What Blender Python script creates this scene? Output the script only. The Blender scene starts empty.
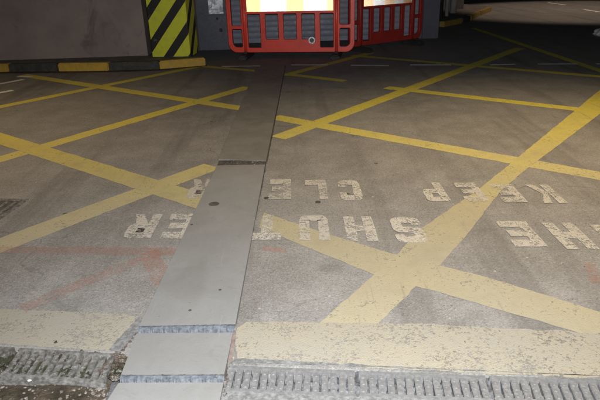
import bpy, bmesh, math, random
from mathutils import Vector, Matrix, noise
random.seed(7)
S = bpy.context.scene
C = S.collection
R = math.radians

# ------------------------------------------------------------------ camera
H = 1.40; F = 565.0
cam_d = bpy.data.cameras.new('camera'); cam = bpy.data.objects.new('camera', cam_d); C.objects.link(cam)
cam_d.sensor_width = 36.0; cam_d.lens = 36.0 * F / 600.0; cam_d.clip_end = 400; cam_d.clip_start = 0.02
up_c = Vector((-0.03, 1.0, 0.416)).normalized()
fw_c = Vector((0, 0, -1)); fw_c = (fw_c - up_c * fw_c.dot(up_c)).normalized()
rt_c = fw_c.cross(up_c)
ROT = Matrix((rt_c, fw_c, up_c))                      # camera vector -> world vector
cam.matrix_world = Matrix.Translation((0, 0, H)) @ ROT.to_4x4()
S.camera = cam
def P(px, py, z=0.0):
    d = ROT @ Vector(((px - 300) / F, (200 - py) / F, -1.0))
    t = (z - H) / d.z
    return Vector((0, 0, H)) + d * t
def PY(px, py, Y):                                    # point of a pixel ray at a given world Y
    d = ROT @ Vector(((px - 300) / F, (200 - py) / F, -1.0))
    return Vector((0, 0, H)) + d * (Y / d.y)

# ------------------------------------------------------------------ world and lights
W = bpy.data.worlds.new('World'); S.world = W; W.use_nodes = True
nt = W.node_tree; nt.nodes.clear()
sky = nt.nodes.new('ShaderNodeTexSky'); sky.sky_type = 'NISHITA'; sky.sun_disc = False
sky.sun_elevation = R(2); sky.sun_rotation = R(200)
bg = nt.nodes.new('ShaderNodeBackground'); bg.inputs[1].default_value = 0.008
wo = nt.nodes.new('ShaderNodeOutputWorld')
nt.links.new(sky.outputs[0], bg.inputs[0]); nt.links.new(bg.outputs[0], wo.inputs[0])

def lamp(name, kind, loc, power, col, target=None, size=0.05, spot=None, blend=0.5):
    d = bpy.data.lights.new(name, kind); d.energy = power; d.color = col
    d.shadow_soft_size = size
    if kind == 'SPOT': d.spot_size = R(spot); d.spot_blend = blend
    o = bpy.data.objects.new(name, d); C.objects.link(o); o.location = loc
    if target is not None:
        o.rotation_euler = (Vector(target) - Vector(loc)).to_track_quat('-Z', 'Y').to_euler()
    return o
# the photographer's flash, beside the lens
lamp('camera_flash', 'SPOT', (0.03, 0.0, H + 0.07), 1070, (0.96, 0.98, 1.0), P(330, 215), 0.02, 122, 1.0)
# warm lamps of the bay, overhead and out of frame
lamp('bay_lamp', 'SPOT', (2.2, 3.7, 4.0), 930, (1.0, 0.75, 0.43), (2.1, 3.8, 0), 0.2, 97, 1.0)
lamp('bay_lamp', 'SPOT', (-3.4, 4.4, 4.4), 560, (1.0, 0.71, 0.40), (-3.6, 4.6, 0), 0.2, 104, 1.0)
lamp('road_lamp', 'SPOT', (8.2, 17.2, 5.0), 640, (1.0, 0.76, 0.58), (8.2, 17.0, 0), 0.1, 84, 0.35)

S.view_settings.view_transform = 'Standard'; S.view_settings.look = 'None'
S.view_settings.exposure = 0; S.view_settings.gamma = 1; S.view_settings.use_curve_mapping = False

# ------------------------------------------------------------------ material helpers
class NB:
    def __init__(s, name):
        s.m = bpy.data.materials.new(name); s.m.use_nodes = True
        s.t = s.m.node_tree; s.t.nodes.clear()
        s.out = s.n('ShaderNodeOutputMaterial')
        s.pos = s.n('ShaderNodeNewGeometry').outputs['Position']
    def n(s, t, **k):
        x = s.t.nodes.new(t)
        for a, b in k.items(): setattr(x, a, b)
        return x
    def set(s, inp, v):
        if isinstance(v, bpy.types.NodeSocket): s.t.links.new(v, inp)
        elif v is not None:
            if isinstance(v, (tuple, list)) and len(v) == 3 and inp.type == 'RGBA': v = (*v, 1)
            inp.default_value = v
    def objco(s): return s.n('ShaderNodeTexCoord').outputs['Object']
    def noise(s, scale, detail=4, rough=0.6, vec=None, dist=0.0):
        x = s.n('ShaderNodeTexNoise'); s.set(x.inputs['Vector'], vec or s.pos)
        x.inputs['Scale'].default_value = scale; x.inputs['Detail'].default_value = detail
        x.inputs['Roughness'].default_value = rough; x.inputs['Distortion'].default_value = dist
        return x.outputs['Fac']
    def voro(s, scale, vec=None, out='Distance', feature='F1'):
        x = s.n('ShaderNodeTexVoronoi', feature=feature); s.set(x.inputs['Vector'], vec or s.pos)
        x.inputs['Scale'].default_value = scale
        return x.outputs[out]
    def ramp(s, fac, a, b, lo=0.0, hi=1.0):
        x = s.n('ShaderNodeMapRange', interpolation_type='SMOOTHSTEP'); s.set(x.inputs[0], fac)
        x.inputs[1].default_value = a; x.inputs[2].default_value = b
        x.inputs[3].default_value = lo; x.inputs[4].default_value = hi
        return x.outputs[0]
    def math(s, op, a, b=None, c=None):
        x = s.n('ShaderNodeMath', operation=op); s.set(x.inputs[0], a)
        if b is not None: s.set(x.inputs[1], b)
        if c is not None: s.set(x.inputs[2], c)
        return x.outputs[0]
    def mix(s, fac, a, b, blend='MIX'):
        x = s.n('ShaderNodeMix', data_type='RGBA', blend_type=blend)
        s.set(x.inputs[0], fac); s.set(x.inputs[6], a); s.set(x.inputs[7], b)
        return x.outputs[2]
    def sep(s, v):
        x = s.n('ShaderNodeSeparateXYZ'); s.set(x.inputs[0], v); return x.outputs
    def bump(s, h, strength=0.4, dist=0.01):
        x = s.n('ShaderNodeBump'); s.set(x.inputs['Height'], h)
        x.inputs['Strength'].default_value = strength; x.inputs['Distance'].default_value = dist
        return x.outputs[0]
    def bsdf(s, col, rough=0.8, metal=0.0, normal=None, spec=None, coat=None):
        x = s.n('ShaderNodeBsdfPrincipled')
        s.set(x.inputs['Base Color'], col); s.set(x.inputs['Roughness'], rough); s.set(x.inputs['Metallic'], metal)
        if normal is not None: s.set(x.inputs['Normal'], normal)
        if spec is not None: s.set(x.inputs['Specular IOR Level'], spec)
        if coat is not None: s.set(x.inputs['Coat Weight'], coat)
        return x.outputs[0]
    def done(s, sh):
        s.t.links.new(sh, s.out.inputs[0]); return s.m
    def holes(s, sh, mask):                            # mask 1 = paint film present, 0 = worn through
        tr = s.n('ShaderNodeBsdfTransparent'); mx = s.n('ShaderNodeMixShader')
        s.set(mx.inputs[0], mask); s.t.links.new(tr.outputs[0], mx.inputs[1]); s.t.links.new(sh, mx.inputs[2])
        return mx.outputs[0]

def grains(b, k=1.0):
    """stone chips of an asphalt surface: (grey 0..1, height)"""
    v = b.voro(190 * k, out='Color'); g = b.sep(v)[0]
    d = b.voro(190 * k)
    return g, d

def mat_asphalt():
    b = NB('asphalt')
    g, d = grains(b)
    big = b.noise(0.55, 5, 0.6); mid = b.noise(3.5, 6, 0.7); fine = b.noise(60, 4, 0.7)
    col = b.mix(b.ramp(big, 0.3, 0.7), (0.132, 0.126, 0.118), (0.172, 0.165, 0.155))
    col = b.mix(b.ramp(mid, 0.38, 0.68, 0, 0.55), col, (0.22, 0.21, 0.20))
    col = b.mix(b.ramp(g, 0.25, 0.0, 0, 0.42), col, (0.07, 0.066, 0.06))
    col = b.mix(b.ramp(g, 0.72, 0.95, 0, 0.28), col, (0.33, 0.32, 0.30))
    col = b.mix(b.ramp(fine, 0.5, 0.72, 0, 0.5), col, (0.06, 0.057, 0.052))
    # oil drips and tyre-darkened patches
    st = b.noise(1.7, 3, 0.5, dist=1.2)
    col = b.mix(b.ramp(st, 0.60, 0.74, 0, 0.28), col, (0.05, 0.046, 0.04))
    dr = b.voro(2.3); col = b.mix(b.ramp(dr, 0.045, 0.025, 0, 0.7), col, (0.035, 0.03, 0.026))
    wv = b.n('ShaderNodeVectorMath', operation='ADD'); b.set(wv.inputs[0], b.pos)
    nz = b.n('ShaderNodeTexNoise'); b.set(nz.inputs['Vector'], b.pos); nz.inputs['Scale'].default_value = 3; nz.inputs['Detail'].default_value = 6
    sc = b.n('ShaderNodeVectorMath', operation='SCALE'); b.set(sc.inputs[0], nz.outputs['Color']); sc.inputs['Scale'].default_value = .5
    b.set(wv.inputs[1], sc.outputs[0])
    cr = b.voro(0.75, wv.outputs[0], 'Distance', 'DISTANCE_TO_EDGE')
    crm = b.math('MULTIPLY', b.ramp(cr, .007, .002), b.ramp(b.noise(.9, 3), .50, .62, 0, .38))
    col = b.mix(crm, col, (0.04, 0.036, 0.032))
    tm = b.n('ShaderNodeMapping'); b.set(tm.inputs[0], b.pos); tm.inputs['Scale'].default_value = (3.2, .16, 1); tm.inputs['Rotation'].default_value = (0, 0, -.22)
    tr = b.noise(1.0, 5, .6, tm.outputs[0]); col = b.mix(b.ramp(tr, .5, .68, 0, .38), col, (0.06, 0.054, 0.048))
    sp2 = b.voro(7.0); col = b.mix(b.ramp(sp2, .06, .03, 0, .6), col, (0.34, 0.33, 0.30))
    h = b.math('ADD', b.math('MULTIPLY', d, 0.6), b.math('MULTIPLY', fine, 0.5))
    return b.done(b.bsdf(col, b.ramp(mid, 0.3, 0.7, 0.72, 0.9), 0, b.bump(h, 0.36, 0.005), 0.3))

def mat_paint(name, c1, c2, wear=0.45, fade=0.0, speck=0.5, dirt=(0.16, 0.15, 0.13), bleed=0.3):
    b = NB(name)
    g, d = grains(b)
    n1 = b.noise(5, 6, 0.7); n2 = b.noise(45, 5, 0.75); n3 = b.noise(1.1, 3)
    col = b.mix(b.ramp(n3, 0.35, 0.65), c1, c2)
    col = b.mix(b.ramp(n1, 0.42, 0.75, 0, bleed), col, dirt)
    col = b.mix(b.ramp(n2, 0.56, 0.72, 0, speck), col, dirt)
    n5 = b.noise(17, 6, .75); col = b.mix(b.ramp(n5, .5, .66, 0, speck * .8), col, dirt)
    m = b.math('ADD', b.math('MULTIPLY', n1, 0.45), b.math('MULTIPLY', n2, 0.55))
    m = b.math('ADD', m, b.math('MULTIPLY', g, 0.12))
    mask = b.ramp(m, wear - 0.03, wear + 0.09)
    if fade: mask = b.math('MULTIPLY', mask, 1 - fade)
    sh = b.bsdf(col, 0.72, 0, b.bump(b.math('ADD', d, b.math('MULTIPLY', n2, .3)), 0.3, 0.004), 0.3)
    return b.done(b.holes(sh, mask))

def mat_simple(name, c1, c2, scale=8, rough=0.8, metal=0.0, bump=0.2, bd=0.004, spec=0.4, c3=None, obj=False, stain=0.4, coat=None):
    b = NB(name); v = b.objco() if obj else None
    n1 = b.noise(scale, 6, 0.65, v); n2 = b.noise(scale * 9, 4, 0.7, v)
    col = b.mix(b.ramp(n1, 0.35, 0.68), c1, c2)
    if c3: col = b.mix(b.ramp(b.noise(scale * 0.6, 7, 0.75, v, 0.8), 0.55, 0.68, 0, stain), col, c3)
    h = b.math('ADD', n1, b.math('MULTIPLY', n2, 0.5))
    return b.done(b.bsdf(col, b.ramp(n2, 0.3, 0.7, max(rough - 0.08, 0.02), min(rough + 0.08, 1)), metal, b.bump(h, bump, bd), spec, coat))

M = {}
M['asphalt'] = mat_asphalt()
def mat_yellow(name, wear, fade):
    b = NB(name); g, d = grains(b)
    n1 = b.noise(5, 6, 0.7); n2 = b.noise(45, 5, 0.75); n3 = b.noise(1.6, 4)
    y = b.math('ADD', b.sep(b.pos)[1], b.math('MULTIPLY', b.math('SUBTRACT', n3, .5), 3.0))
    fresh = b.mix(b.ramp(n3, .35, .65), (0.57, 0.485, 0.06), (0.50, 0.43, 0.085))
    dusty = b.mix(b.ramp(n3, .35, .65), (0.30, 0.265, 0.175), (0.29, 0.262, 0.187))
    col = b.mix(b.ramp(y, 2.5, 6.2), dusty, fresh)
    col = b.mix(b.ramp(n1, .45, .75, 0, .4), col, (0.20, 0.17, 0.12))
    col = b.mix(b.ramp(n2, .56, .72, 0, .45), col, (0.18, 0.165, 0.14))
    # tyre-scuffed streaks
    sc = b.n('ShaderNodeMapping'); b.set(sc.inputs[0], b.pos); sc.inputs['Scale'].default_value = (14, 1.2, 1); sc.inputs['Rotation'].default_value = (0, 0, .35)
    n4 = b.noise(1.4, 5, .7, sc.outputs[0]); col = b.mix(b.ramp(n4, .58, .72, 0, .45), col, (0.15, 0.135, 0.11))
    m = b.math('ADD', b.math('MULTIPLY', n1, .45), b.math('MULTIPLY', n2, .55)); m = b.math('ADD', m, b.math('MULTIPLY', g, .12))
    mask = b.math('MULTIPLY', b.ramp(m, wear - .05, wear + .08), 1 - fade)
    sh = b.bsdf(col, .75, 0, b.bump(b.math('ADD', d, b.math('MULTIPLY', n2, .3)), .3, .004), .3)
    return b.done(b.holes(sh, mask))
M['yellow'] = mat_yellow('yellow_road_paint', .425, .08)
M['yellow_worn'] = mat_yellow('worn_yellow_road_paint', .425, .14)
M['yellow_band'] = mat_paint('dusty_yellow_road_paint', (0.255, 0.228, 0.172), (0.238, 0.222, 0.185), 0.45, 0.10, 0.5, (0.21, 0.205, 0.19))
M['white'] = mat_paint('white_road_paint', (0.42, 0.395, 0.35), (0.35, 0.33, 0.29), 0.485, 0.09, 0.5)
M['white_line'] = mat_paint('thin_white_road_paint', (0.78, 0.78, 0.74), (0.62, 0.62, 0.58), 0.34, 0.0, 0.3)
M['red'] = mat_paint('faded_red_road_paint', (0.42, 0.155, 0.105), (0.34, 0.16, 0.12), 0.49, 0.76, 0.6)
def mat_plate(name, c1, c2, dirt, k):
    b = NB(name); n1 = b.noise(2.6, 6, .65); n2 = b.noise(110, 4, .7); n3 = b.noise(11, 7, .75, dist=.6)
    col = b.mix(b.ramp(n1, .35, .68), c1, c2)
    col = b.mix(b.ramp(n3, .52, .72, 0, .45 * k), col, dirt)
    col = b.mix(b.ramp(n2, .55, .75, 0, .35), col, dirt)
    for rot, a in ((.25, .3), (-.5, .22), (1.35, .2)):       # fine scratches and drag marks
        mp = b.n('ShaderNodeMapping'); b.set(mp.inputs[0], b.pos); mp.inputs['Rotation'].default_value = (0, 0, rot); mp.inputs['Scale'].default_value = (90, 2.2, 1)
        sn = b.noise(1.0, 3, .6, mp.outputs[0]); g2 = b.noise(1.7 + rot, 2)
        col = b.mix(b.math('MULTIPLY', b.ramp(sn, .66, .72, 0, a), b.ramp(g2, .45, .6)), col, tuple(min(1, q * 1.8) for q in c2))
    v = b.voro(16); col = b.mix(b.ramp(v, .07, .035, 0, .5), col, tuple(q * .5 for q in dirt))
    sm = b.noise(1.3, 3, .5, dist=1.0); col = b.mix(b.ramp(sm, .56, .7, 0, .35 * k), col, dirt)
    return b.done(b.bsdf(col, b.ramp(n3, .3, .7, .55, .8), 0, b.bump(b.math('ADD', n3, n2), .18, .003), .4))
M['plate'] = mat_plate('cover_plate_surface', (0.158, 0.157, 0.153), (0.178, 0.177, 0.174), (0.11, 0.105, 0.096), .9)
M['plate_dark'] = mat_plate('dirty_cover_plate_surface', (0.125, 0.12, 0.112), (0.155, 0.15, 0.14), (0.085, 0.077, 0.066), 1.0)
M['blue_edge'] = mat_simple('blue_grey_edge_paint', (0.045, 0.051, 0.062), (0.10, 0.108, 0.12), 60, 0.7, 0, 0.4, 0.004, 0.4, (0.025, 0.028, 0.034), stain=0.95)
M['tar'] = mat_simple('tar', (0.03, 0.028, 0.026), (0.07, 0.06, 0.055), 20, 0.8)
M['rust_joint'] = mat_simple('rusty_mortar', (0.13, 0.09, 0.075), (0.17, 0.145, 0.13), 30, 0.9, 0, 0.6, 0.006, 0.3, (0.10, 0.05, 0.035))
M['mortar'] = mat_simple('pitted_grey_mortar', (0.10, 0.10, 0.098), (0.19, 0.19, 0.187), 45, 0.9, 0, 0.8, 0.006, 0.3, (0.05, 0.045, 0.04))
M['iron'] = mat_simple('dusty_cast_iron', (0.088, 0.087, 0.086), (0.13, 0.129, 0.13), 55, 0.7, 0.0, 0.3, 0.002, 0.5, (0.20, 0.20, 0.20))
M['iron_dirty'] = mat_simple('mud_caked_cast_iron', (0.06, 0.056, 0.05), (0.165, 0.16, 0.152), 45, 0.8, 0.0, 0.6, 0.004, 0.3, (0.06, 0.055, 0.035), stain=0.9)
M['silt'] = mat_simple('silt', (0.05, 0.05, 0.05), (0.15, 0.15, 0.155), 22, 0.95, 0, 0.7, 0.01, 0.2, (0.02, 0.02, 0.02), stain=0.7)
M['mud'] = mat_simple('wet_mud', (0.022, 0.02, 0.014), (0.075, 0.058, 0.043), 7, 0.3, 0, 0.7, 0.02, 0.5, (0.03, 0.028, 0.02), stain=0.9)
M['moss'] = mat_simple('moss', (0.012, 0.012, 0.007), (0.036, 0.036, 0.014), 30, 0.95, 0, 0.8, 0.01)
M['stone'] = mat_simple('pebble_stone', (0.07, 0.06, 0.05), (0.17, 0.15, 0.135), 60, 0.85, 0, 0.4)
M['rust'] = mat_simple('rust_flake', (0.045, 0.03, 0.027), (0.10, 0.075, 0.065), 60, 0.9, 0, 0.5)
M['white_bit'] = mat_simple('white_pebble', (0.7, 0.7, 0.7), (0.8, 0.8, 0.8), 60, 0.6, 0, 0.2)
M['kerb_y'] = mat_simple('yellow_kerb_paint', (0.42, 0.26, 0.035), (0.32, 0.21, 0.045), 9, 0.75, 0, 0.3, 0.004, 0.3, (0.16, 0.12, 0.06))
M['kerb_y_dim'] = mat_simple('dimmed_yellow_kerb_paint', (0.30, 0.20, 0.04), (0.20, 0.14, 0.05), 9, 0.8, 0, 0.3, 0.004, 0.3, (0.08, 0.06, 0.04))  # kerb yellow darkened so the dim light at the far kerb is in the colour
M['kerb_b'] = mat_simple('black_kerb_paint', (0.03, 0.03, 0.027), (0.055, 0.052, 0.045), 9, 0.75, 0, 0.3, 0.004, 0.3, (0.10, 0.09, 0.075))
M['kerb_top'] = mat_simple('kerb_concrete', (0.085, 0.078, 0.07), (0.14, 0.125, 0.115), 5, 0.9, 0, 0.3)
M['wall'] = mat_simple('brown_wall_render', (0.19, 0.15, 0.13), (0.24, 0.19, 0.165), 2.2, 0.75, 0, 0.15, 0.004, 0.35, (0.11, 0.085, 0.075), stain=0.75)
M['navy'] = mat_simple('blue_grey_metal', (0.045, 0.046, 0.068), (0.06, 0.061, 0.085), 3, 0.5, 0.0, 0.1, 0.003, 0.5, (0.05, 0.05, 0.075))
M['shutter'] = mat_simple('grey_shutter_metal', (0.16, 0.17, 0.22), (0.20, 0.21, 0.26), 2.5, 0.5, 0.0, 0.1, 0.003, 0.5, (0.10, 0.10, 0.12))
M['dark'] = mat_simple('black_rubber', (0.015, 0.015, 0.016), (0.03, 0.03, 0.03), 12, 0.7)
M['steel'] = mat_simple('scuffed_pale_steel', (0.42, 0.43, 0.46), (0.62, 0.62, 0.64), 14, 0.4, 0.5, 0.5, 0.01)
M['pipe'] = mat_simple('dull_white_pipe', (0.30, 0.29, 0.28), (0.40, 0.39, 0.37), 4, 0.5)
M['redplastic'] = mat_simple('red_plastic', (0.74, 0.06, 0.035), (0.64, 0.05, 0.03), 5, 0.45, 0, 0.1, 0.003, 0.5, (0.30, 0.03, 0.025), stain=0.5)
def retro(name, c):
    b = NB(name); n = b.noise(40, 3)
    return b.done(b.bsdf(b.mix(b.ramp(n, 0.3, 0.7), c, tuple(min(1, x * 1.1) for x in c)), 0.17, 1.0))
M['redplastic_shaded'] = mat_simple('shaded_red_plastic', (0.30, 0.022, 0.016), (0.24, 0.02, 0.015), 5, 0.55, 0, 0.1, 0.003, 0.4, (0.12, 0.02, 0.018), stain=0.5)  # same red plastic, darkened: weaker light on the angled barrier put into the colour
M['retro_white'] = retro('reflective_white_sheeting', (0.98, 0.98, 0.99))
M['retro_red'] = retro('reflective_red_sheeting', (0.98, 0.76, 0.58))
def mat_hazard():
    b = NB('hazard_stripes'); x, y, z = b.sep(b.objco())[:3]
    s = b.math('ADD', x, y)
    f = b.math('SUBTRACT', z, b.math('MULTIPLY', s, 1.22))
    f = b.math('FRACT', b.math('DIVIDE', b.math('ADD', f, 10.0 + HZ_PHASE), HZ_PERIOD))
    m = b.math('LESS_THAN', f, 0.40)
    n = b.noise(6, 6, 0.7); n2 = b.noise(50, 4, 0.7)
    yel = b.mix(b.ramp(n, 0.4, 0.7), (0.54, 0.56, 0.03), (0.44, 0.46, 0.035))
    yel = b.mix(b.ramp(n2, 0.62, 0.75, 0, 0.5), yel, (0.2, 0.2, 0.05))
    blk = b.mix(b.ramp(n2, 0.6, 0.75, 0, 0.5), (0.012, 0.012, 0.012), (0.07, 0.07, 0.06))
    ch = b.math('MULTIPLY', b.ramp(b.noise(9, 8, .8), .60, .63), b.ramp(z, 1.4, .1, .15, 1)); 
    return b.done(b.bsdf(b.mix(b.math('MULTIPLY', ch, .8), b.mix(m, yel, blk), (.16, .15, .13)), 0.5, 0, b.bump(n2, 0.1, 0.002), 0.4))
HZ_PERIOD = 0.48; HZ_PHASE = 0.0
M['hazard'] = mat_hazard()

# ------------------------------------------------------------------ mesh helpers
def link(name, me, mats, parent=None, loc=None):
    o = bpy.data.objects.new(name, me); C.objects.link(o)
    for m in (mats if isinstance(mats, list) else [mats]): me.materials.append(M[m])
    if parent: o.parent = parent
    if loc is not None: o.location = loc
    return o
def obj(name, bm, mats, parent=None, smooth=False, loc=None):
    me = bpy.data.meshes.new(name); bmesh.ops.recalc_face_normals(bm, faces=bm.faces)
    bm.to_mesh(me); bm.free()
    if smooth:
        for p in me.polygons: p.use_smooth = True
    return link(name, me, mats, parent, loc)
def thing(name, label, cat, loc=(0, 0, 0), rz=0, group=None):
    o = bpy.data.objects.new(name, None); C.objects.link(o); o.empty_display_size = 0.1
    o.location = loc; o.rotation_euler = (0, 0, rz); o['label'] = label; o['category'] = cat
    if group: o['group'] = group
    return o
def tag(o, label=None, cat=None, group=None, kind=None):
    if label: o['label'] = label
    if cat: o['category'] = cat
    if group: o['group'] = group
    if kind: o['kind'] = kind
    return o
def box(bm, x0, x1, y0, y1, z0, z1, bev=0.0, mi=0):
    r = bmesh.ops.create_cube(bm, size=1.0)
    for v in r['verts']:
        v.co = Vector((x0 + (v.co.x + .5) * (x1 - x0), y0 + (v.co.y + .5) * (y1 - y0), z0 + (v.co.z + .5) * (z1 - z0)))
    fs = set(f for v in r['verts'] for f in v.link_faces)
    for f in fs: f.material_index = mi
    if bev:
        es = list(set(e for f in fs for e in f.edges))
        q = bmesh.ops.bevel(bm, geom=es, offset=bev, segments=2, affect='EDGES')
        for f in q['faces']: f.material_index = mi
def cyl(bm, p0, p1, r0, r1=None, seg=20):
    p0 = Vector(p0); p1 = Vector(p1); r1 = r0 if r1 is None else r1
    L = (p1 - p0).length
    q = (p1 - p0).to_track_quat('Z', 'Y').to_matrix().to_4x4()
    bmesh.ops.create_cone(bm, cap_ends=True, segments=seg, radius1=r0, radius2=r1, depth=L, matrix=Matrix.Translation((p0 + p1) / 2) @ q)
def prism(bm, pts, z0, z1, mi=0, mi_side=None):
    """vertical prism over a ground polygon; z0/z1 numbers, or z1 a list of heights"""
    n = len(pts); z1l = z1 if isinstance(z1, (list, tuple)) else [z1] * n
    a = [bm.verts.new((p[0], p[1], z0)) for p in pts]; b = [bm.verts.new((p[0], p[1], z)) for p, z in zip(pts, z1l)]
    t = bm.faces.new(b); t.material_index = mi
    bm.faces.new(a[::-1]).material_index = mi
    for i in range(n):
        j = (i + 1) % n
        bm.faces.new((a[i], a[j], b[j], b[i])).material_index = mi if mi_side is None else mi_side
def rag(pts, amp, step=0.03, seed=0):
    """ground outline with a ragged, chipped edge"""
    out = []; n = len(pts)
    for i in range(n):
        a, b = Vector(pts[i][:2]), Vector(pts[(i + 1) % n][:2]); L = (b - a).length
        k = max(1, int(L / step)); nrm = Vector((-(b - a).y, (b - a).x)).normalized() if L else Vector((0, 0))
        for j in range(k):
            p = a.lerp(b, j / k)
            d = noise.noise(Vector((p.x * 14, p.y * 14, seed))) * amp + noise.noise(Vector((p.x * 60, p.y * 60, seed + 9))) * amp * 0.6
            out.append(p + nrm * d)
    return out
def sheet(bm, pts, z, mi=0):
    f = bm.faces.new([bm.verts.new((p[0], p[1], z)) for p in pts]); f.material_index = mi
    if f.normal.z < 0: f.normal_flip()
    bmesh.ops.triangulate(bm, faces=[f])
def line(bm, px, w, z, seed=0, amp=0.006, mi=0):
    """painted straight line through two picture points, w metres wide (w may be a pair)"""
    a, b = P(*px[0]), P(*px[1]); d = (b - a); d.z = 0; d.normalize(); n = Vector((-d.y, d.x, 0))
    wa, wb = w if isinstance(w, tuple) else (w, w)
    sheet(bm, rag([a + n * wa / 2, a - n * wa / 2, b - n * wb / 2, b + n * wb / 2], amp, 0.04, seed), z, mi)

# ------------------------------------------------------------------ the road
def setting(name, bm, mats): return tag(obj(name, bm, mats), kind='structure')
bm = bmesh.new()
# far sheet, up to the edge of the drains
edge = [P(-260, 331), P(0, 345), P(118, 352), P(226, 364), P(600, 378), P(900, 389)]
rim = [Vector((-60, edge[0].y - 0.2, 0))] + edge + [Vector((60, edge[-1].y, 0))]
top = [bm.verts.new(p) for p in rim]
bm.faces.new(top + [bm.verts.new((60, 120, 0)), bm.verts.new((-60, 120, 0))])
low = [bm.verts.new((p.x, p.y, -0.14)) for p in rim]
for i in range(len(top) - 1): bm.faces.new((top[i], low[i], low[i + 1], top[i + 1]))
f0 = [f for f in bm.faces if len(f.verts) > 6]
bmesh.ops.triangulate(bm, faces=f0)
setting('road', bm, 'asphalt')
# drain trough under the gratings and the apron in front of them
bm = bmesh.new()
n0, n1, n2 = P(222, 391), P(600, 405), P(900, 416)
sheet(bm, [Vector((-60, edge[0].y, 0)), edge[1], edge[3], edge[4], edge[5], Vector((60, edge[5].y + .01, 0)), Vector((60, -8, 0)), Vector((-60, -8, 0))], -0.10)
setting('drain_trough', bm, 'silt')
bm = bmesh.new()
prism(bm, [n0, n1, n2, Vector((60, n2.y, 0)), Vector((60, -7.9, 0)), Vector((n0.x - 0.35, -7.9, 0)), Vector((n0.x - 0.01, n0.y - 0.3, 0))], -0.098, -0.002)
setting('pavement', bm, 'mortar')

# ------------------------------------------------------------------ yellow box junction markings
bm = bmesh.new(); Z = 0.001; dz = 0.0009
fam1 = [((-60, 119), (206, 65), .15), ((-40, 171), (248, 87), .165), ((-60, 268), (212, 166), .19),
        ((278, 138), (520, 48), .17), ((284, 75.5), (372, 52.5), .15)]
fam2 = [((22, 75), (243, 108.5), .165), ((274, 117), (660, 187), .175), ((200, 66), (257, 71), .13), ((285, 74), (345, 81), .14),
        ((386, 87.5), (680, 121), .16), ((352, 55.5), (640, 80), .15), ((473, 28), (640, 84), .13)]
k = 0
for a, b, w in fam1 + fam2:
    line(bm, (a, b), w, Z + .0002 * (k // 2), k); k += 1
setting('road_marking', bm, 'yellow')
bm = bmesh.new()
line(bm, ((-40, 126), (212, 205)), .20, Z + .0016, 31)
sheet(bm, rag([P(*q) for q in ((264, 213), (323, 233), (385, 252), (492, 279), (598, 312), (680, 338), (680, 363), (573, 331.5), (430, 290), (377, 276), (308, 248), (259, 228))], .006, .03, 32), Z + .0016)
sheet(bm, rag([P(*q) for q in ((652, 52), (600, 90), (503, 170), (478, 190), (420, 230), (395, 257), (355, 292), (318, 325), (376, 326), (420, 283), (443, 262), (471, 230), (500, 192), (523, 172), (600, 114), (652, 72))], .006, .03, 33), Z + .0020)
setting('road_marking', bm, 'yellow_worn')
bm = bmesh.new()
sheet(bm, rag([P(236, 330), P(246, 322), P(320, 323), P(420, 325), P(572, 332.5), P(640, 337), P(640, 384), P(600, 379), P(480, 374), P(330, 366), P(236, 363)], .010, .02, 3), Z + .0024)
sheet(bm, rag([P(-90, 305), P(0, 309.5), P(125, 314.5), P(136, 317), P(135, 325), P(113, 352), P(60, 349), P(0, 344), P(-90, 339)], .008, .02, 4), Z + .0024)
setting('road_marking', bm, 'yellow_band')
# faded red lines
bm = bmesh.new()
line(bm, ((-60, 250), (176, 252)), .085, Z + .0028, 41, .01)
line(bm, ((22, 309), (160, 252)), .085, Z + .0030, 42, .01)
line(bm, ((150, 257), (166, 285)), .10, Z + .0032, 43, .015)
line(bm, ((590, 264), (596, 284)), .05, Z + .0028, 44, .01)
line(bm, ((262, 249), (286, 251)), .05, Z + .0028, 45, .015)
setting('road_marking', bm, 'red')
# thin white dashes near the shutter and the corner marks at the left
bm = bmesh.new()
for x0, x1, y0, y1 in ((222, 260, 66.5, 66), (291, 328, 65, 65), (351, 389, 65.3, 65.6), (410, 451, 65, 65), (490, 515, 65, 64.3), (538, 577, 64.2, 64), (596, 640, 64, 64)):
    line(bm, ((x0, y0), (x1, y1)), .075, Z + .0018, 50)
for x0, x1, y0, y1 in ((-6, 24, 85, 79.5), (-10, 13, 94.5, 90.5), (18, 31, 76.5, 77)):
    line(bm, ((x0, y0), (x1, y1)), .10, Z + .0018, 51)
for x0, x1, y0, y1 in ((548, 566, 2.6, 5), (584, 610, 9.5, 13.5)):
    line(bm, ((x0, y0), (x1, y1)), .10, Z + .0018, 52)
setting('road_marking', bm, 'white_line')

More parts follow.
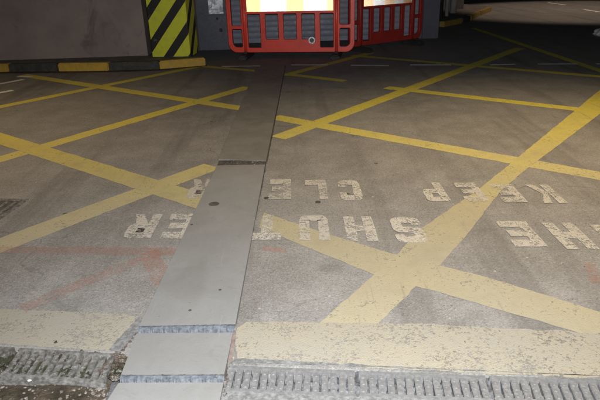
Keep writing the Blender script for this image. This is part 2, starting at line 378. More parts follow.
# stencilled words, read from the far side: KEEP CLEAR / THE SHUTTER
def rc(a, b, c, d): return [(a, b), (c, b), (c, d), (a, d)]
GL = {
 'E': [rc(0, 0, .36, 1), rc(.36, 0, 1, .25), rc(.36, .385, .88, .615), rc(.36, .75, 1, 1)],
 'L': [rc(0, 0, .38, 1), rc(.38, 0, 1, .27)],
 'T': [rc(0, .74, 1, 1), rc(.31, 0, .69, .74)],
 'H': [rc(0, 0, .36, 1), rc(.64, 0, 1, 1), rc(.36, .38, .64, .62)],
 'U': [rc(0, .2, .35, 1), rc(.65, .2, 1, 1), [(0, .2), (.04, .08), (.16, 0), (.84, 0), (.96, .08), (1, .2), (.65, .2), (.60, .235), (.40, .235), (.35, .2)]],
 'C': [[(0, .18), (.06, .06), (.18, 0), (.35, 0), (.35, 1), (.18, 1), (.06, .94), (0, .82)], [(.35, 0), (.84, 0), (.96, .07), (1, .2), (1, .36), (.68, .36), (.68, .24), (.35, .24)],
       [(.35, .76), (.68, .76), (.68, .64), (1, .64), (1, .8), (.96, .93), (.84, 1), (.35, 1)]],
 'P': [rc(0, 0, .37, 1), [(.37, .36), (.82, .36), (.96, .42), (1, .54), (1, .82), (.96, .94), (.82, 1), (.37, 1), (.37, .78), (.64, .78), (.64, .58), (.37, .58)]],
 'R': [rc(0, 0, .36, 1), [(.36, .40), (.80, .40), (.96, .46), (1, .56), (1, .84), (.95, .95), (.82, 1), (.36, 1), (.36, .78), (.65, .78), (.65, .60), (.36, .60)], [(.40, .40), (.66, 0), (1, 0), (.80, .40)]],
 'K': [rc(0, 0, .36, 1), [(.36, .42), (.66, 1), (1, 1), (.64, .5), (.36, .36)], [(.40, .36), (.64, .5), (1, 0), (.64, 0)]],
 'S': [[(0, .82), (.06, .94), (.18, 1), (.84, 1), (.96, .93), (1, .8), (1, .68), (.68, .68), (.68, .77), (.35, .77), (.35, .63), (.84, .60), (.96, .52), (1, .42), (1, .18), (.94, .06), (.82, 0),
        (.16, 0), (.04, .07), (0, .2), (0, .32), (.32, .32), (.32, .23), (.65, .23), (.65, .38), (.16, .40), (.04, .48), (0, .58)]],
}
def glyph(ch):
    b2 = bmesh.new()
    for pl in GL[ch]: 
        f = b2.faces.new([b2.verts.new((x, y, 0)) for x, y in pl])
    bmesh.ops.triangulate(b2, faces=b2.faces[:])
    bmesh.ops.subdivide_edges(b2, edges=b2.edges[:], cuts=3, use_grid_fill=True)
    b2.verts.index_update()
    out = [(v.co.x, v.co.y) for v in b2.verts], [tuple(v.index for v in f.verts) for f in b2.faces]
    b2.free(); return out
def words(bm, letters, w, z):
    for ch, px, yt, yb in letters:
        a = P(px, yt); b = P(px, yb)                      # far edge, near edge
        c = P(px, (yt + yb) / 2); hgt = a.y - b.y
        cx = c.x; ww = w * (0.6 if ch in 'I' else 1)
        vs, fs = glyph(ch)
        sk = -0.06
        bv = []
        for u, v in vs:                                   # turned by 180 degrees
            X = cx + (0.5 - u) * ww; Y = b.y + (1 - v) * hgt
            X += noise.noise(Vector((X * 30, Y * 30, 1))) * .006; Y += noise.noise(Vector((X * 30, Y * 30, 7))) * .006
            bv.append(bm.verts.new((X, Y + (X - cx) * sk, z)))
        for f in fs: 
            try: bm.faces.new([bv[i] for i in f])
            except ValueError: pass
bm = bmesh.new()
words(bm, [('R', 200, 180, 199), ('E', 280, 180, 199.5), ('L', 316, 180.5, 200), ('C', 350, 181, 200.5), ('P', 434, 183, 202), ('E', 471, 183, 202), ('E', 508, 184.5, 203), ('K', 546, 185, 204)], .145, Z + .0036)
setting('road_lettering', bm, 'white')
bm = bmesh.new()
words(bm, [('R', 143, 215, 238.5), ('E', 180, 214.5, 239), ('T', 267, 215.5, 240.5), ('U', 314, 216, 241), ('H', 360, 217, 242), ('S', 408, 218, 243.5), ('E', 521, 221.5, 247.5), ('H', 570, 223, 250), ('T', 610, 225, 252)], .168, Z + .0036)
setting('road_lettering', bm, 'white')

# joints beside the cover plates and patches of pitted mortar round the drains
bm = bmesh.new()
sheet(bm, rag([P(284.5, 66), P(286, 66), P(267.5, 162), P(265, 162)], .004, .03, 5), .003)
sheet(bm, rag([P(265, 162), P(267, 162), P(235.5, 325), P(233, 325)], .004, .03, 6), .0036)
setting('road_joint', bm, 'tar')
bm = bmesh.new()
sheet(bm, rag([P(233, 326), P(238, 320), P(233, 362), P(228, 364), P(229.5, 345)], .006, .02, 7), .0042)
setting('road_joint', bm, 'rust_joint')
bm = bmesh.new()
sheet(bm, rag([P(139, 318), P(142, 322), P(136, 335), P(120, 352), P(109, 351)], .008, .02, 8), .0048)
sheet(bm, rag([P(236, 361), P(400, 369.5), P(640, 381), P(640, 379.9), P(600, 378.3), P(400, 371), P(232, 364.6)], .006, .02, 9), .0135)
setting('road_joint', bm, 'mortar')

# grime gathered along the kerb foot
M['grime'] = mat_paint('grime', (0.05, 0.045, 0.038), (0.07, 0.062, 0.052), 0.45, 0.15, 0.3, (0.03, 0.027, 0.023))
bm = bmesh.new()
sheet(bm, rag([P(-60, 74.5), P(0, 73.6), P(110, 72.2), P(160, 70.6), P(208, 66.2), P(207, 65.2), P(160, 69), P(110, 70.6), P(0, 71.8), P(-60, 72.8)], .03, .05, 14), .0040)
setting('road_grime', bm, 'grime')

# ------------------------------------------------------------------ cover plates over the trench
def plate(label, tl, tr, br, bl, zf, zn, mat, edge_mat=None, th=0.03):
    a, b, c, d = P(*tl, zf), P(*tr, zf), P(*br, zn), P(*bl, zn)
    t = thing('cover_plate', label, 'cover plate', (0, 0, 0), 0, 'cover plates laid end to end over the trench')
    base = (a + b + c + d) / 4; t.location = (base.x, base.y, 0)
    bm = bmesh.new()
    def V(p, z): return bm.verts.new((p.x - base.x, p.y - base.y, z))
    N = 10
    topv = [[None] * (N + 1) for _ in range(N + 1)]
    for i in range(N + 1):
        for j in range(N + 1):
            p = a.lerp(b, i / N).lerp(d.lerp(c, i / N), j / N)
            topv[i][j] = V(p, p.z + noise.noise(p * 3) * .0015)
    for i in range(N):
        for j in range(N): bm.faces.new((topv[i][j], topv[i][j + 1], topv[i + 1][j + 1], topv[i + 1][j]))
    rimv = [topv[i][0] for i in range(N + 1)] + [topv[N][j] for j in range(1, N + 1)] + [topv[i][N] for i in range(N - 1, -1, -1)] + [topv[0][j] for j in range(N - 1, 0, -1)]
    lowv = [bm.verts.new((v.co.x, v.co.y, -0.02)) for v in rimv]
    for i in range(len(rimv)):
        j = (i + 1) % len(rimv); bm.faces.new((rimv[i], rimv[j], lowv[j], lowv[i]))
    bm.faces.new(lowv)
    obj('slab', bm, mat, t)
    if edge_mat:                                          # painted metal nosing along the near edge
        bm = bmesh.new(); n = 90
        def L(p, z): return Vector((p.x - base.x, p.y - base.y, z))
        prev = None
        for i in range(n + 1):
            p = d.lerp(c, i / n); j = noise.noise(Vector((p.x * 25, 3, zn))) * .003 + noise.noise(Vector((p.x * 110, 5, zn))) * .004; w_ = .004 + .006 * abs(noise.noise(Vector((p.x * 60, 8, zn))))
            prof = [(w_, zn + .0012), (-0.003 + j, zn + .0010), (-0.013 + j, zn - .004), (-0.016 + j * 1.5, zn - .014), (-0.019 + j, 0.001)]
            row = [bm.verts.new(L(p + Vector((0, yy, 0)), zz)) for yy, zz in prof]
            if prev:
                for q in range(len(row) - 1): bm.faces.new((prev[q], prev[q + 1], row[q + 1], row[q]))
            prev = row
        obj('nosing', bm, edge_mat, t)
    return t, base
plate('darkest and farthest cover plate, dusty brown, reaching towards the red barriers', (256, 67), (285, 67), (266, 160.5), (218.5, 159), .010, .012, 'plate_dark')
t2, base2 = plate('long smooth grey cover plate with a dark oval hole, in the middle of the trench', (217, 165.5), (265, 164.5), (235.2, 325.2), (138.6, 327), .013, .026, 'plate', 'blue_edge')
plate('short square grey cover plate between the two chipped blue edges', (136.5, 333.5), (233, 332.5), (224, 375.5), (120.6, 376), .010, .022, 'plate', 'blue_edge')
plate('nearest grey cover plate, cut off by the lower edge of the photo', (118.5, 383), (223.5, 382.5), (205, 470), (62, 470), .008, .014, 'plate')
def disc(name, px, py, z, r, mat, parent=None, base=Vector((0, 0, 0)), h=.003):
    bm = bmesh.new(); p = P(px, py, z)
    cyl(bm, (p.x - base.x, p.y - base.y, z - .012), (p.x - base.x, p.y - base.y, z + h), r, seg=28)
    return obj(name, bm, mat, parent)
ya, yb = P(240, 165, .013).y, P(190, 324, .026).y
for px, py, r_ in ((214, 204, .033), (191.6, 224.7, .008), (190, 310.5, .007), (220, 290, .007)):
    zt = .013
    for _ in range(4): zt = .013 + .013 * (ya - P(px, py, zt).y) / (ya - yb)
    disc('lifting_hole', px, py, zt, r_, 'tar', t2, Vector((base2.x, base2.y, 0)), .0016)
# dark sunken joint with a metal strip between the two long plates
bm = bmesh.new(); a, b, c, d = P(219, 160.5, .007), P(266, 159.8, .007), P(265.5, 164.3, .007), P(217.5, 165.4, .007)
prism(bm, [a, b, c, d], .0, .007)
sp = obj('joint_strip', bm, 'tar'); tag(sp, 'thin black strip across the trench between the dusty and the smooth plate', 'joint strip')
bm = bmesh.new()
for i in range(26):
    u = random.random() ** .6; q = a.lerp(b, u).lerp(d.lerp(c, u), random.random()); r = random.uniform(.002, .006)
    bmesh.ops.create_icosphere(bm, subdivisions=1, radius=r, matrix=Matrix.Translation((q.x, q.y, .008)) @ Matrix.Diagonal((1.6, 1, .5, 1)))
tag(obj('grit', bm, 'stone'), 'pale grit caught on the black joint strip', 'grit', kind='stuff')
# dark caps set in the asphalt
for px, py, l in ((266.5, 198, 'dark metal cap in the asphalt touching the smooth plate edge'), (318, 202, 'dark metal cap in the asphalt below the letter L'), (156, 112, None)):
    if l:
        o = disc('survey_nail', px, py, .003, .016, 'tar'); tag(o, l, 'stud', 'dark caps in the asphalt')

# ------------------------------------------------------------------ drain gratings
def grating(label, pA, pB, pC, pD, mat, pitch=.0315, z=0.0, group='gratings along the near drain', arch=()):
    """pA,pB far corners; pD,pC near corners (picture points)"""
    a, b, c, d = P(*pA, z), P(*pB, z), P(*pC, z), P(*pD, z)
    o = a.copy(); ux = (b - a); L = ux.length; ux.normalize(); uy = Vector((ux.y, -ux.x, 0))
    Wd = (d - a).dot(uy); t = thing('drain_grating', label, 'drain grating', (o.x, o.y, z), math.atan2(ux.y, ux.x), group)
    sk = (d - a).dot(ux) / Wd
    bm = bmesh.new(); th = .028; g = .004
    def bx(x0, x1, y0, y1, top=0.0, bev=.0015):
        r0 = len(bm.verts); box(bm, x0, x1, -y1, -y0, -th, top, bev)
        bm.verts.ensure_lookup_table()
        for v in bm.verts[r0:]: v.co.x += sk * (-v.co.y)
    bx(g, L - g, .003, .020); bx(g, L - g, Wd - .020, Wd - .003)
    obj('grating_frame', bm, mat, t)
    n = int((L - 2 * g) / pitch); pt = (L - 2 * g) / n
    bm = bmesh.new()
    for i in range(n):
        x = g + pt * i
        bx(x + .0042, x + pt - .0042, .0205, Wd - .0205, -.0015 + random.uniform(-.001, .001), .002)
        if i % 2 == 0 or i in arch:
            pass
    tag(obj('bar', bm, mat, t), kind='stuff')
    bm = bmesh.new()                                   # anti-slip studs, cast on the bars
    for i in range(n):
        for f in (0.28, 0.52, 0.78):
            x = g + pt * (i + .5) + sk * Wd * f + random.uniform(-.001, .001)
            cyl(bm, (x, -Wd * f, -.0012), (x, -Wd * f, .0004), .0062, .0045, 12)
    tag(obj('stud', bm, mat, t), kind='stuff')
    return t
grating('clean grey slotted drain grating directly right of the cover plates', (228, 364.6), (356, 369.8), (356.5, 396.5), (221, 391.4), 'iron')
grating('grey slotted drain grating between the two others right of the plates', (357.6, 369.9), (486, 374.8), (492, 401.2), (358, 396.6), 'iron')
grating('grey slotted drain grating in the lower right corner of the photo', (487.6, 374.9), (616, 379.6), (628, 406), (494, 401.3), 'iron')
grating('mud-caked drain grating left of the plates under the short yellow band', (19, 347), (118, 353.2), (106, 381), (-2, 376), 'iron_dirty')
grating('mud-caked drain grating at the left edge of the photo, askew', (-110, 340.5), (16, 346.6), (-6, 376), (-145, 369), 'iron_dirty', z=-.004)
# pale rim between the gratings and the gutter at the left
bm = bmesh.new()
prism(bm, rag([P(-120, 370), P(0, 376), P(60, 379), P(106, 381.5), P(106, 383.5), P(60, 381), P(0, 378.5), P(-120, 372.5)], .002, .02, 12), -.06, -.010)
setting('gutter_edge', bm, 'iron_dirty')

def ground_patch(name, x0, x1, y0, y1, z, amp, res, mat, freq=8, kind='stuff', poly=None):
    bm = bmesh.new(); g = {}
    nx = int((x1 - x0) / res); ny = int((y1 - y0) / res)
    for i in range(nx + 1):
        for j in range(ny + 1):
            x = x0 + i * res; y = y0 + j * res
            h = noise.fractal(Vector((x * freq, y * freq, 3)), 0.7, 2.0, 5)
            g[i, j] = bm.verts.new((x, y, z + amp * h))
    for i in range(nx):
        for j in range(ny): bm.faces.new((g[i, j], g[i + 1, j], g[i + 1, j + 1], g[i, j + 1]))
    o = obj(name, bm, mat, smooth=True)
    return o
q = P(106, 382)
o = ground_patch('gutter_mud', -1.9, P(118, 380).x - .02, 0.9, q.y + .03, -.022, .010, .012, 'mud')
tag(o, 'wet brown mud in the sunken gutter at the lower left', 'mud', kind='stuff')
# silt filling part of the slots
o = ground_patch('slot_silt', P(224, 378).x, 2.4, P(600, 410).y, P(600, 372).y + .14, -.020, .016, .006, 'silt', 26)
tag(o, 'grey silt filling the slots of the drain gratings', 'silt', kind='stuff')
o = ground_patch('slot_silt', -2.0, P(118, 378).x, P(0, 378).y, P(60, 343).y + .02, -.018, .024, .006, 'mud', 20)
tag(o, 'dark wet silt choking the muddy left gratings', 'silt', kind='stuff')
def blob(bm, p, r, sq=.6, sub=2, seed=0, jag=.35):
    s = bmesh.ops.create_icosphere(bm, subdivisions=sub, radius=r)
    rz = random.random() * 6.28; cx, sx = math.cos(rz), math.sin(rz); el = random.uniform(1, 1.7)
    for v in s['verts']:
        k = 1 + jag * noise.noise(v.co / r * 1.4 + Vector((seed * 3.1, seed, 0)))
        x, y, z = v.co.x * k * el, v.co.y * k, v.co.z * k * sq
        v.co = Vector((p[0] + x * cx - y * sx, p[1] + x * sx + y * cx, p[2] + z))
# pebbles on the mud
bm = bmesh.new(); i = 0
for px, py, r in ((101, 387, .015), (97, 389, .009), (93, 392, .006), (96, 396, .010), (100, 384, .007), (60, 399, .009)):
    p = P(px, py, -.020); blob(bm, p, r * .75, .22, 2, i, .6); i += 1
for _ in range(110):
    p = P(104 - 110 * random.random() ** 1.6, random.uniform(385, 405), -.020); blob(bm, p, random.uniform(.002, .006), .6, 1, i); i += 1
tag(obj('pebbles', bm, 'stone'), 'pale pebbles scattered over the wet gutter mud', 'pebbles', kind='stuff')
bm = bmesh.new(); blob(bm, P(29.5, 380.5, -.006), .0045, .8, 2, 4, .15)
tag(obj('white_pebble', bm, 'white_bit'), 'single bright white pebble on the gutter edge at the left', 'pebble')
# moss tufts in the left gratings
bm = bmesh.new()
for cx_, cy_, n, sp in ((35, 366, 60, 9), (44, 370, 50, 6), (8, 362, 90, 10), (66, 372, 50, 6), (84, 374, 50, 6), (60, 356, 16, 9), (-8, 368, 60, 9), (20, 371, 60, 8)):
    for _ in range(n):
        p = P(cx_ + random.gauss(0, sp * .6), cy_ + random.gauss(0, sp * .35), -.004)
        blob(bm, p, random.uniform(.002, .007), .6, 1, i, .8); i += 1
tag(obj('moss', bm, 'moss'), 'dark green moss and mud clogging the left drain gratings', 'moss', kind='stuff')
bm = bmesh.new()                                        # rust flakes and crumbs along the plate edges
for _ in range(90):
    u = random.random(); p = P(137 - 38 * u + random.gauss(0, 1.6), 333 + 40 * u + random.gauss(0, 1.5), .001)
    blob(bm, p, random.uniform(.002, .006), .6, 1, i); i += 1
for _ in range(60):
    u = random.random(); p = P(231.5 - 7 * u + random.gauss(0, 1.2), 335 + 62 * u, .001)
    blob(bm, p, random.uniform(.0015, .004), .6, 1, i); i += 1
tag(obj('rust_crumbs', bm, 'rust'), 'reddish rust crumbs along the sides of the near cover plates', 'crumbs', kind='stuff')
bm = bmesh.new()                                        # loose grit on the road
for _ in range(520):
    px = random.uniform(-5, 605); py = 90 + 290 * random.random() ** .55
    if 120 < px < 290 and (px - 108) / (400 - py + 1) < .7 and px < 285 and abs(px - (108 + .4545 * (400 - py) + (57 if py > 200 else 25))) < 62: continue
    if py > 345: continue
    p = P(px, py, .003); blob(bm, p, random.uniform(.0015, .004), .7, 1, i); i += 1
tag(obj('loose_grit', bm, 'stone'), 'fine pale grit lying over the asphalt', 'grit', kind='stuff')

# gully grate at the left edge
a, b, c = P(-34, 198.5), P(29, 199.5), P(-30, 245)
u1 = (a - b); u1.z = 0; u2 = (c - b); L1 = .62
t = thing('gully_grate', 'dark square gully grate set in the asphalt at the left edge', 'gully grate', (b.x, b.y, 0), math.atan2(-u1.y, -u1.x))
bm = bmesh.new(); w = .5
box(bm, -w, 0, -.03, 0, -.02, .004); box(bm, -w, 0, -w, -w + .03, -.02, .004); box(bm, -.03, 0, -w + .03, -.03, -.02, .004); box(bm, -w, -w + .03, -w + .03, -.03, -.02, .004)
obj('grate_frame', bm, 'iron_dirty', t)
bm = bmesh.new(); box(bm, -w + .03, -.03, -w + .03, -.03, .0005, .002); obj('grate_pit', bm, 'tar', t)
bm = bmesh.new()
for r_ in range(2):
    for i_ in range(7):
        y0 = -.05 - r_ * .22; x0 = -.05 - i_ * .062
        box(bm, x0 - .024, x0, y0 - .19, y0, .002, .0055, .001)
box(bm, -w + .03, -.03, -.268, -.242, .002, .005)
tag(obj('grate_bar', bm, 'iron_dirty', t), kind='stuff')

# ------------------------------------------------------------------ left wall, kerb and striped pillar
KH = .12
kf = [P(-60, 73), P(0, 72), P(60, 71.5), P(110, 70.8), P(160, 69.3), P(206, 65.5)]
wl = [P(-60, 61.5, KH), P(0, 60, KH), P(148, 55.2, KH)]
# pavement top behind the kerb
bm = bmesh.new()
kt = [p.copy() for p in kf]
inner = [p + Vector((0, .12, 0)) for p in kt]
far_c = P(214, 52, KH)
prism(bm, inner[:-1] + [inner[-1] + Vector((-.12, 0, 0)), far_c + Vector((-.35, .3, 0)), Vector((-10, far_c.y + .3, 0)), Vector((-10, inner[0].y, 0))], -.02, KH - .004)
setting('pavement', bm, 'kerb_top')
ks = [(-40, 9, 'kerb_y', 'yellow kerb block running out of the left edge of the photo'), (9, 58.5, 'kerb_b', 'black kerb block between the yellow one cut off at left and the next yellow'),
      (58.5, 109, 'kerb_y', 'yellow kerb block in front of the brown wall, black ones on both sides'), (109, 160, 'kerb_b', 'black kerb block whose right end meets the striped pillar'),
      (160, 206, 'kerb_y', 'yellow kerb block at the foot of the striped pillar, rounded end')]
def kpos(px):
    xs = [-60, 0, 60, 110, 160, 206]; ys = [73, 72, 71.5, 70.8, 69.3, 65.5]
    for i in range(5):
        if xs[i] <= px <= xs[i + 1]: return P(px, ys[i] + (ys[i + 1] - ys[i]) * (px - xs[i]) / (xs[i + 1] - xs[i]))
def kerb(a, b, mat, label, group, w=.12, h=KH):
    d = (b - a); L = d.length; o = thing('kerb_block', label, 'kerb block', (a.x, a.y, 0), math.atan2(d.y, d.x), group)
    bpy.data.objects.remove(o)
    bm = bmesh.new(); box(bm, .004, L - .004, 0, w, -.02, h, .014)
    k = obj('kerb_block', bm, mat, None, False, (a.x, a.y, 0)); k.rotation_euler.z = math.atan2(d.y, d.x)
    return tag(k, label, 'kerb block', group)
for x0, x1, m, l in ks: kerb(kpos(x0), kpos(x1), m, l, 'painted kerb blocks along the left wall')
# wall
a, b = wl[1], wl[2]; d = (b - a).normalized(); a2 = a - d * 4
L = (b - a2).length
bm = bmesh.new(); box(bm, 0, L, 0, .3, -.01, 3.0, .004)
wall = obj('wall', bm, 'wall', None, False, (a2.x, a2.y, KH)); wall.rotation_euler.z = math.atan2(d.y, d.x)
tag(wall, 'plain brown rendered wall behind the yellow and black kerb', 'wall')
# pillar
a = P(153, 57, KH); b = P(190.5, 56.5, KH); d = (b - a); Wc = d.length
t = thing('striped_pillar', 'square pillar with yellow and black hazard stripes beside the brown wall', 'pillar', (a.x, a.y, KH), math.atan2(d.y, d.x))
bm = bmesh.new(); box(bm, 0.006, Wc - .006, .006, .6, 0, 3.0, .01); obj('column', bm, 'wall', t)
bm = bmesh.new(); box(bm, 0, Wc, -.004, .0055, 0.004, 2.2); box(bm, Wc - .0055, Wc + .004, .0055, .45, .004, 2.2)
obj('hazard_panel', bm, 'hazard', t)
PILX = b

# ------------------------------------------------------------------ shutter and what flanks it
YS = P(300, 42).y; YC = P(215, 50).y
sx0 = PY(222, 42, YS).x; sx1 = PY(421, 42, YS).x
t = thing('roller_shutter', 'closed grey roller shutter behind the red plastic barriers', 'roller shutter', (sx0, YS, 0))
Ws = sx1 - sx0
bm = bmesh.new(); prev = None; zz = .10
while zz < 3.0:                                        # curved slats
    for u in range(6):
        z = zz + .1 * u / 6; y = .02 - .006 * math.sin(math.pi * u / 6)
        row = (bm.verts.new((.05, y, z)), bm.verts.new((Ws - .05, y, z)))
        if prev: bm.faces.new((prev[0], prev[1], row[1], row[0]))
        prev = row
    zz += .1
c = obj('curtain', bm, 'shutter', t)
sm = c.modifiers.new('thickness', 'SOLIDIFY'); sm.thickness = .004
bm = bmesh.new(); box(bm, .05, Ws - .05, -.012, .03, .012, .099, .004); obj('bottom_bar', bm, 'shutter', t)
for x in (0, Ws - .05):
    bm = bmesh.new(); box(bm, x, x + .05, -.04, .06, 0, 3.0, .004); obj('guide_rail', bm, 'navy', t)
# lintel wall each side
bm = bmesh.new(); l0 = P(198, 52, 0).x; c1 = PY(232, 50, YC).x
cab = thing('metal_cabinet', 'tall dark blue-grey metal cabinet between the striped pillar and left barrier', 'cabinet', (l0 - .12, YC, 0))
wc = c1 - (l0 - .12)
bm = bmesh.new(); box(bm, 0, wc, 0, .4, 0, 2.2, .01); obj('cabinet_body', bm, 'navy', cab)
bm = bmesh.new(); box(bm, .14, wc - .02, -.016, -.001, .06, 2.1, .004); obj('cabinet_door', bm, 'navy', cab)
bm = bmesh.new()
p0 = PY(209, 14, YC - .02); p1 = PY(223.5, 14, YC - .02)
x0 = p0.x - (l0 - .12); x1 = p1.x - (l0 - .12)
g = {}
for i in range(9):
    for j in range(12):
        g[i, j] = bm.verts.new((x0 + (x1 - x0) * i / 8, -.022 + .012 * noise.noise(Vector((i * .45, j * .4, 2))), p0.z + .34 * j / 11))
for i in range(8):
    for j in range(11): bm.faces.new((g[i, j], g[i + 1, j], g[i + 1, j + 1], g[i, j + 1]))
o = obj('buckled_plate', bm, 'steel', cab); sm = o.modifiers.new('thickness', 'SOLIDIFY'); sm.thickness = .003; sm.offset = 1
for px, py, r in ((217.2, 18.5, .022), (221, 30, .032)):
    p = PY(px, py, YC - .02); bm = bmesh.new()
    box(bm, p.x - (l0 - .12) - r * .8, p.x - (l0 - .12) + r * .8, -.045, -.017, p.z - r, p.z + r, .006)
    obj('latch', bm, 'dark', cab)
# dark wall to the right of the shutter
pw = PY(424, 46, YS)
bm = bmesh.new(); box(bm, sx1 + .005, sx1 + .32, YS - .05, YS + .35, 0, 3.0, .006)
tag(obj('wall_pier', bm, 'navy'), 'dark blue-grey wall pier right of the barriers, next to the black post', 'wall pier')
p = P(439.5, 19, 0); p = P(440, 23)
t = thing('post', 'black post with a wider foot beside the dull white pipes', 'post', (p.x, p.y, 0))
bm = bmesh.new(); cyl(bm, (0, 0, .04), (0, 0, 2.6), .055); obj('post_shaft', bm, 'dark', t, True)
bm = bmesh.new(); cyl(bm, (0, 0, 0), (0, 0, .045), .09, .08); obj('post_foot', bm, 'dark', t, True)
for px, py, r, l in ((446.5, 16, .045, 'dull white vertical pipe closest to the black post'), (453, 13, .085, 'thicker dull white vertical pipe, second from the black post')):
    p = P(px, py, .12); t = thing('pipe', l, 'pipe', (p.x, p.y, .12), 0, 'vertical pipes right of the barriers')
    bm = bmesh.new(); cyl(bm, (0, 0, 0), (0, 0, 2.6), r); obj('pipe_run', bm, 'pipe', t, True)
    bm = bmesh.new(); cyl(bm, (0, 0, .5), (0, 0, .54), r + .012); obj('pipe_clip', bm, 'iron', t, True)
# raised island with painted kerb leading to the far road
isl = [P(444, 27), P(463, 23), P(471, 20.5), P(481, 15.5), P(492, 11)]
bm = bmesh.new()
e = isl[-1] + Vector((-.4, 1.4, 0))
prism(bm, [q + Vector((-.05, .12, 0)) for q in isl] + [e, Vector((isl[0].x - .1, e.y + 1, 0)), Vector((isl[0].x - .1, isl[0].y + .1, 0))], -.02, KH - .004)
setting('pavement', bm, 'kerb_top')
for i, (m, l) in enumerate((('kerb_y_dim', 'dim yellow kerb block nearest the black post'), ('kerb_b', 'black kerb block on the far kerb next to the dim yellow one'), ('kerb_y_dim', 'yellow kerb block on the far kerb between two black gaps'), ('kerb_y_dim', 'yellow kerb block at the far end of the kerb, by the lit road'))):
    kerb(isl[i], isl[i].lerp(isl[i + 1], .94), m, l, 'painted kerb blocks on the far kerb')
# wall behind the pipes
p = P(458, 10, .12)
bm = bmesh.new(); box(bm, pw.x + .3, p.x + .25, p.y + .35, p.y + .7, 0, 3.2, .006)
tag(obj('wall', bm, 'wall'), 'shadowed wall behind the dull white pipes', 'wall')
# pale crumpled thing at the right edge
p = P(598, 36); bm = bmesh.new()
s = bmesh.ops.create_icosphere(bm, subdivisions=4, radius=.2)
for v in s['verts']:
    n_ = v.co.normalized(); k = .8 + .35 * noise.noise(n_ * 2.0) + .10 * abs(noise.noise(n_ * 6))
    v.co = Vector((v.co.x * k, v.co.y * k * .8, (v.co.z + .12) * k * .6))
    v.co.z = max(v.co.z, .0)
M['bag'] = mat_simple('pale_plastic_film', (0.30, 0.31, 0.34), (0.5, 0.5, 0.52), 12, .35, 0, .5, .02)
o = obj('plastic_bag', bm, 'bag', None, True, (p.x + .1, p.y, 0)); tag(o, 'pale crumpled bag lying on the dark road at the right edge', 'bag')

# ------------------------------------------------------------------ plastic barriers
def rrect(x0, x1, z0, z1, r, rs=None):
    pts = []; rs = rs or [r] * 4
    for (cx, cz, a0), rr in zip(((x1 - rs[0], z1 - rs[0], 0), (x0 + rs[1], z1 - rs[1], 90), (x0 + rs[2], z0 + rs[2], 180), (x1 - rs[3], z0 + rs[3], 270)), rs):
        n = 8 if rr > .03 else 4
        for k_ in range(n + 1):
            t_ = R(a0 + 90 * k_ / n); pts.append((cx + rr * math.cos(t_), cz + rr * math.sin(t_)))
    return pts
def plate_mesh(loops, ext, bev):
    cu = bpy.data.curves.new('outline', 'CURVE'); cu.dimensions = '2D'; cu.fill_mode = 'BOTH'; cu.extrude = ext; cu.bevel_depth = bev; cu.bevel_resolution = 2
    for pts in loops:
        s = cu.splines.new('POLY'); s.points.add(len(pts) - 1); s.use_cyclic_u = True
        for q_, (x, z) in zip(s.points, pts): q_.co = (x, z, 0, 1)
    o = bpy.data.objects.new('outline', cu); C.objects.link(o); bpy.context.view_layer.update()
    me = bpy.data.meshes.new_from_object(o.evaluated_get(bpy.context.evaluated_depsgraph_get()))
    bpy.data.objects.remove(o); bpy.data.curves.remove(cu)
    me.transform(Matrix.Rotation(math.pi / 2, 4, 'X')); me.name = 'panel'; me.materials.clear()
    return me
BW = 2.0
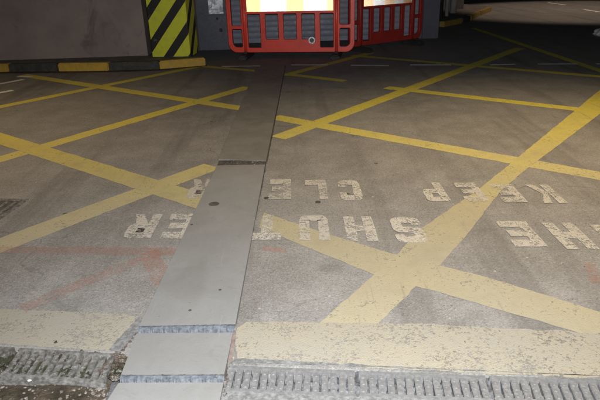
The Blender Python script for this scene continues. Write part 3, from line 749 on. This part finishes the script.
def barrier(label, pl, pr, segs, badge, red='redplastic'):
    a, b = P(*pl), P(*pr); d = b - a; d.z = 0
    Wb = d.length
    t = thing('plastic_barrier', label, 'barrier', (a.x, a.y, 0), math.atan2(d.y, d.x), 'red plastic barriers in front of the shutter')
    s = Wb / 2.0; z0 = .10; z1 = 1.12
    loops = [rrect(0, Wb, z0, z1, .14)]
    sd = .23 * s
    for x0, x1 in ((.055, sd), (Wb - sd, Wb - .055)):
        lft = x0 < 1
        lo = [.03, .03, .09, .03] if lft else [.03, .03, .03, .09]; hi = [.03, .09, .03, .03] if lft else [.09, .03, .03, .03]
        loops.append(rrect(x0, x1, z0 + .07, z0 + .37, .03, lo)); loops.append(rrect(x0, x1, z0 + .41, z1 - .07, .03, hi))
    xm0 = sd + .085; xm1 = Wb - sd - .085; n = 5; wopen = (xm1 - xm0 - .068 * (n - 1)) / n
    for i in range(n):
        x = xm0 + i * (wopen + .068)
        loops.append(rrect(x, x + wopen, z0 + (.06 if i in (0, 4) else .19), .70, .02))
    me = plate_mesh(loops, .018, .007)
    link('panel', me, red, t)
    for x in (sd + .003, Wb - sd - .083):                # thick round stiles that carry the feet
        bm = bmesh.new(); cyl(bm, (x + .04, 0, z0 + .005), (x + .04, 0, z1 + .03), .037); obj('stile', bm, red, t, True)
        bm = bmesh.new(); box(bm, x - .03, x + .11, -.28, .28, 0, .075, .02); box(bm, x + .01, x + .07, -.07, .07, .075, z0 + .004, .004); obj('foot', bm, 'dark', t)
    # prismatic reflective strip: rows of small cube corners
    bm = bmesh.new(); x0 = sd + .10; x1 = Wb - sd - .10; zl, zh = .73, .95; tot = x1 - x0
    cuts = [c_ * tot + x0 for c_ in segs]; e_ = .012; hh = e_ * math.sqrt(3) / 2; dep = e_ / math.sqrt(6)
    nr = int((zh - zl) / hh); nc = int(tot / e_)
    vs = {}
    for r_ in range(nr + 1):
        for c_ in range(nc + 2):
            vs[r_, c_] = bm.verts.new((x0 + (c_ - .5 * (r_ % 2)) * e_, -.030, zl + r_ * hh))
    for r_ in range(nr):
        for c_ in range(nc + 1):
            if r_ % 2 == 0: tris = [(vs[r_, c_], vs[r_, c_ + 1], vs[r_ + 1, c_ + 1]), (vs[r_, c_], vs[r_ + 1, c_ + 1], vs[r_ + 1, c_])]
            else: tris = [(vs[r_, c_], vs[r_, c_ + 1], vs[r_ + 1, c_]), (vs[r_, c_ + 1], vs[r_ + 1, c_ + 1], vs[r_ + 1, c_])]
            mi = sum(1 for q_ in cuts if x0 + c_ * e_ > q_) % 2
            for t3 in tris:
                m_ = (t3[0].co + t3[1].co + t3[2].co) / 3; ap = bm.verts.new((m_.x, m_.y + dep, m_.z))
                for a_, b_ in ((0, 1), (1, 2), (2, 0)):
                    f = bm.faces.new((t3[a_], t3[b_], ap)); f.material_index = mi
    st = obj('reflective_strip', bm, ['retro_red', 'retro_white'], t)
    bm = bmesh.new(); box(bm, x0 - .01, x1 + .01, -.0245, -.0185, zl - .012, zh + .012, .001); obj('strip_backing', bm, red, t)
    for x in (sd + .043, Wb - sd - .043):
        for z in (.17, .40, .56):
            pass
    if badge:
        q_ = P(312, 37); 
        bm = bmesh.new(); bx_ = Wb * badge[0]; bz = badge[1]
        cyl(bm, (bx_, -.026, bz), (bx_, -.045, bz), .062, .055, 28); o = obj('round_badge', bm, 'steel', t)
        bm = bmesh.new(); cyl(bm, (bx_, -.046, bz), (bx_, -.052, bz), .035, .03, 24); obj('badge_centre', bm, 'iron', o)
    return t
barrier('bright red plastic barrier with a round silver badge, nearer and left of the other', (230.5, 58), (354, 57.5), (.16, .46, .66, .93), (.672, .28))
barrier('red plastic barrier angled away, dimmer light put into its colour, right of the badged one', (349, 53), (420, 43), (.19, .42, .62, .82), None, 'redplastic_shaded')
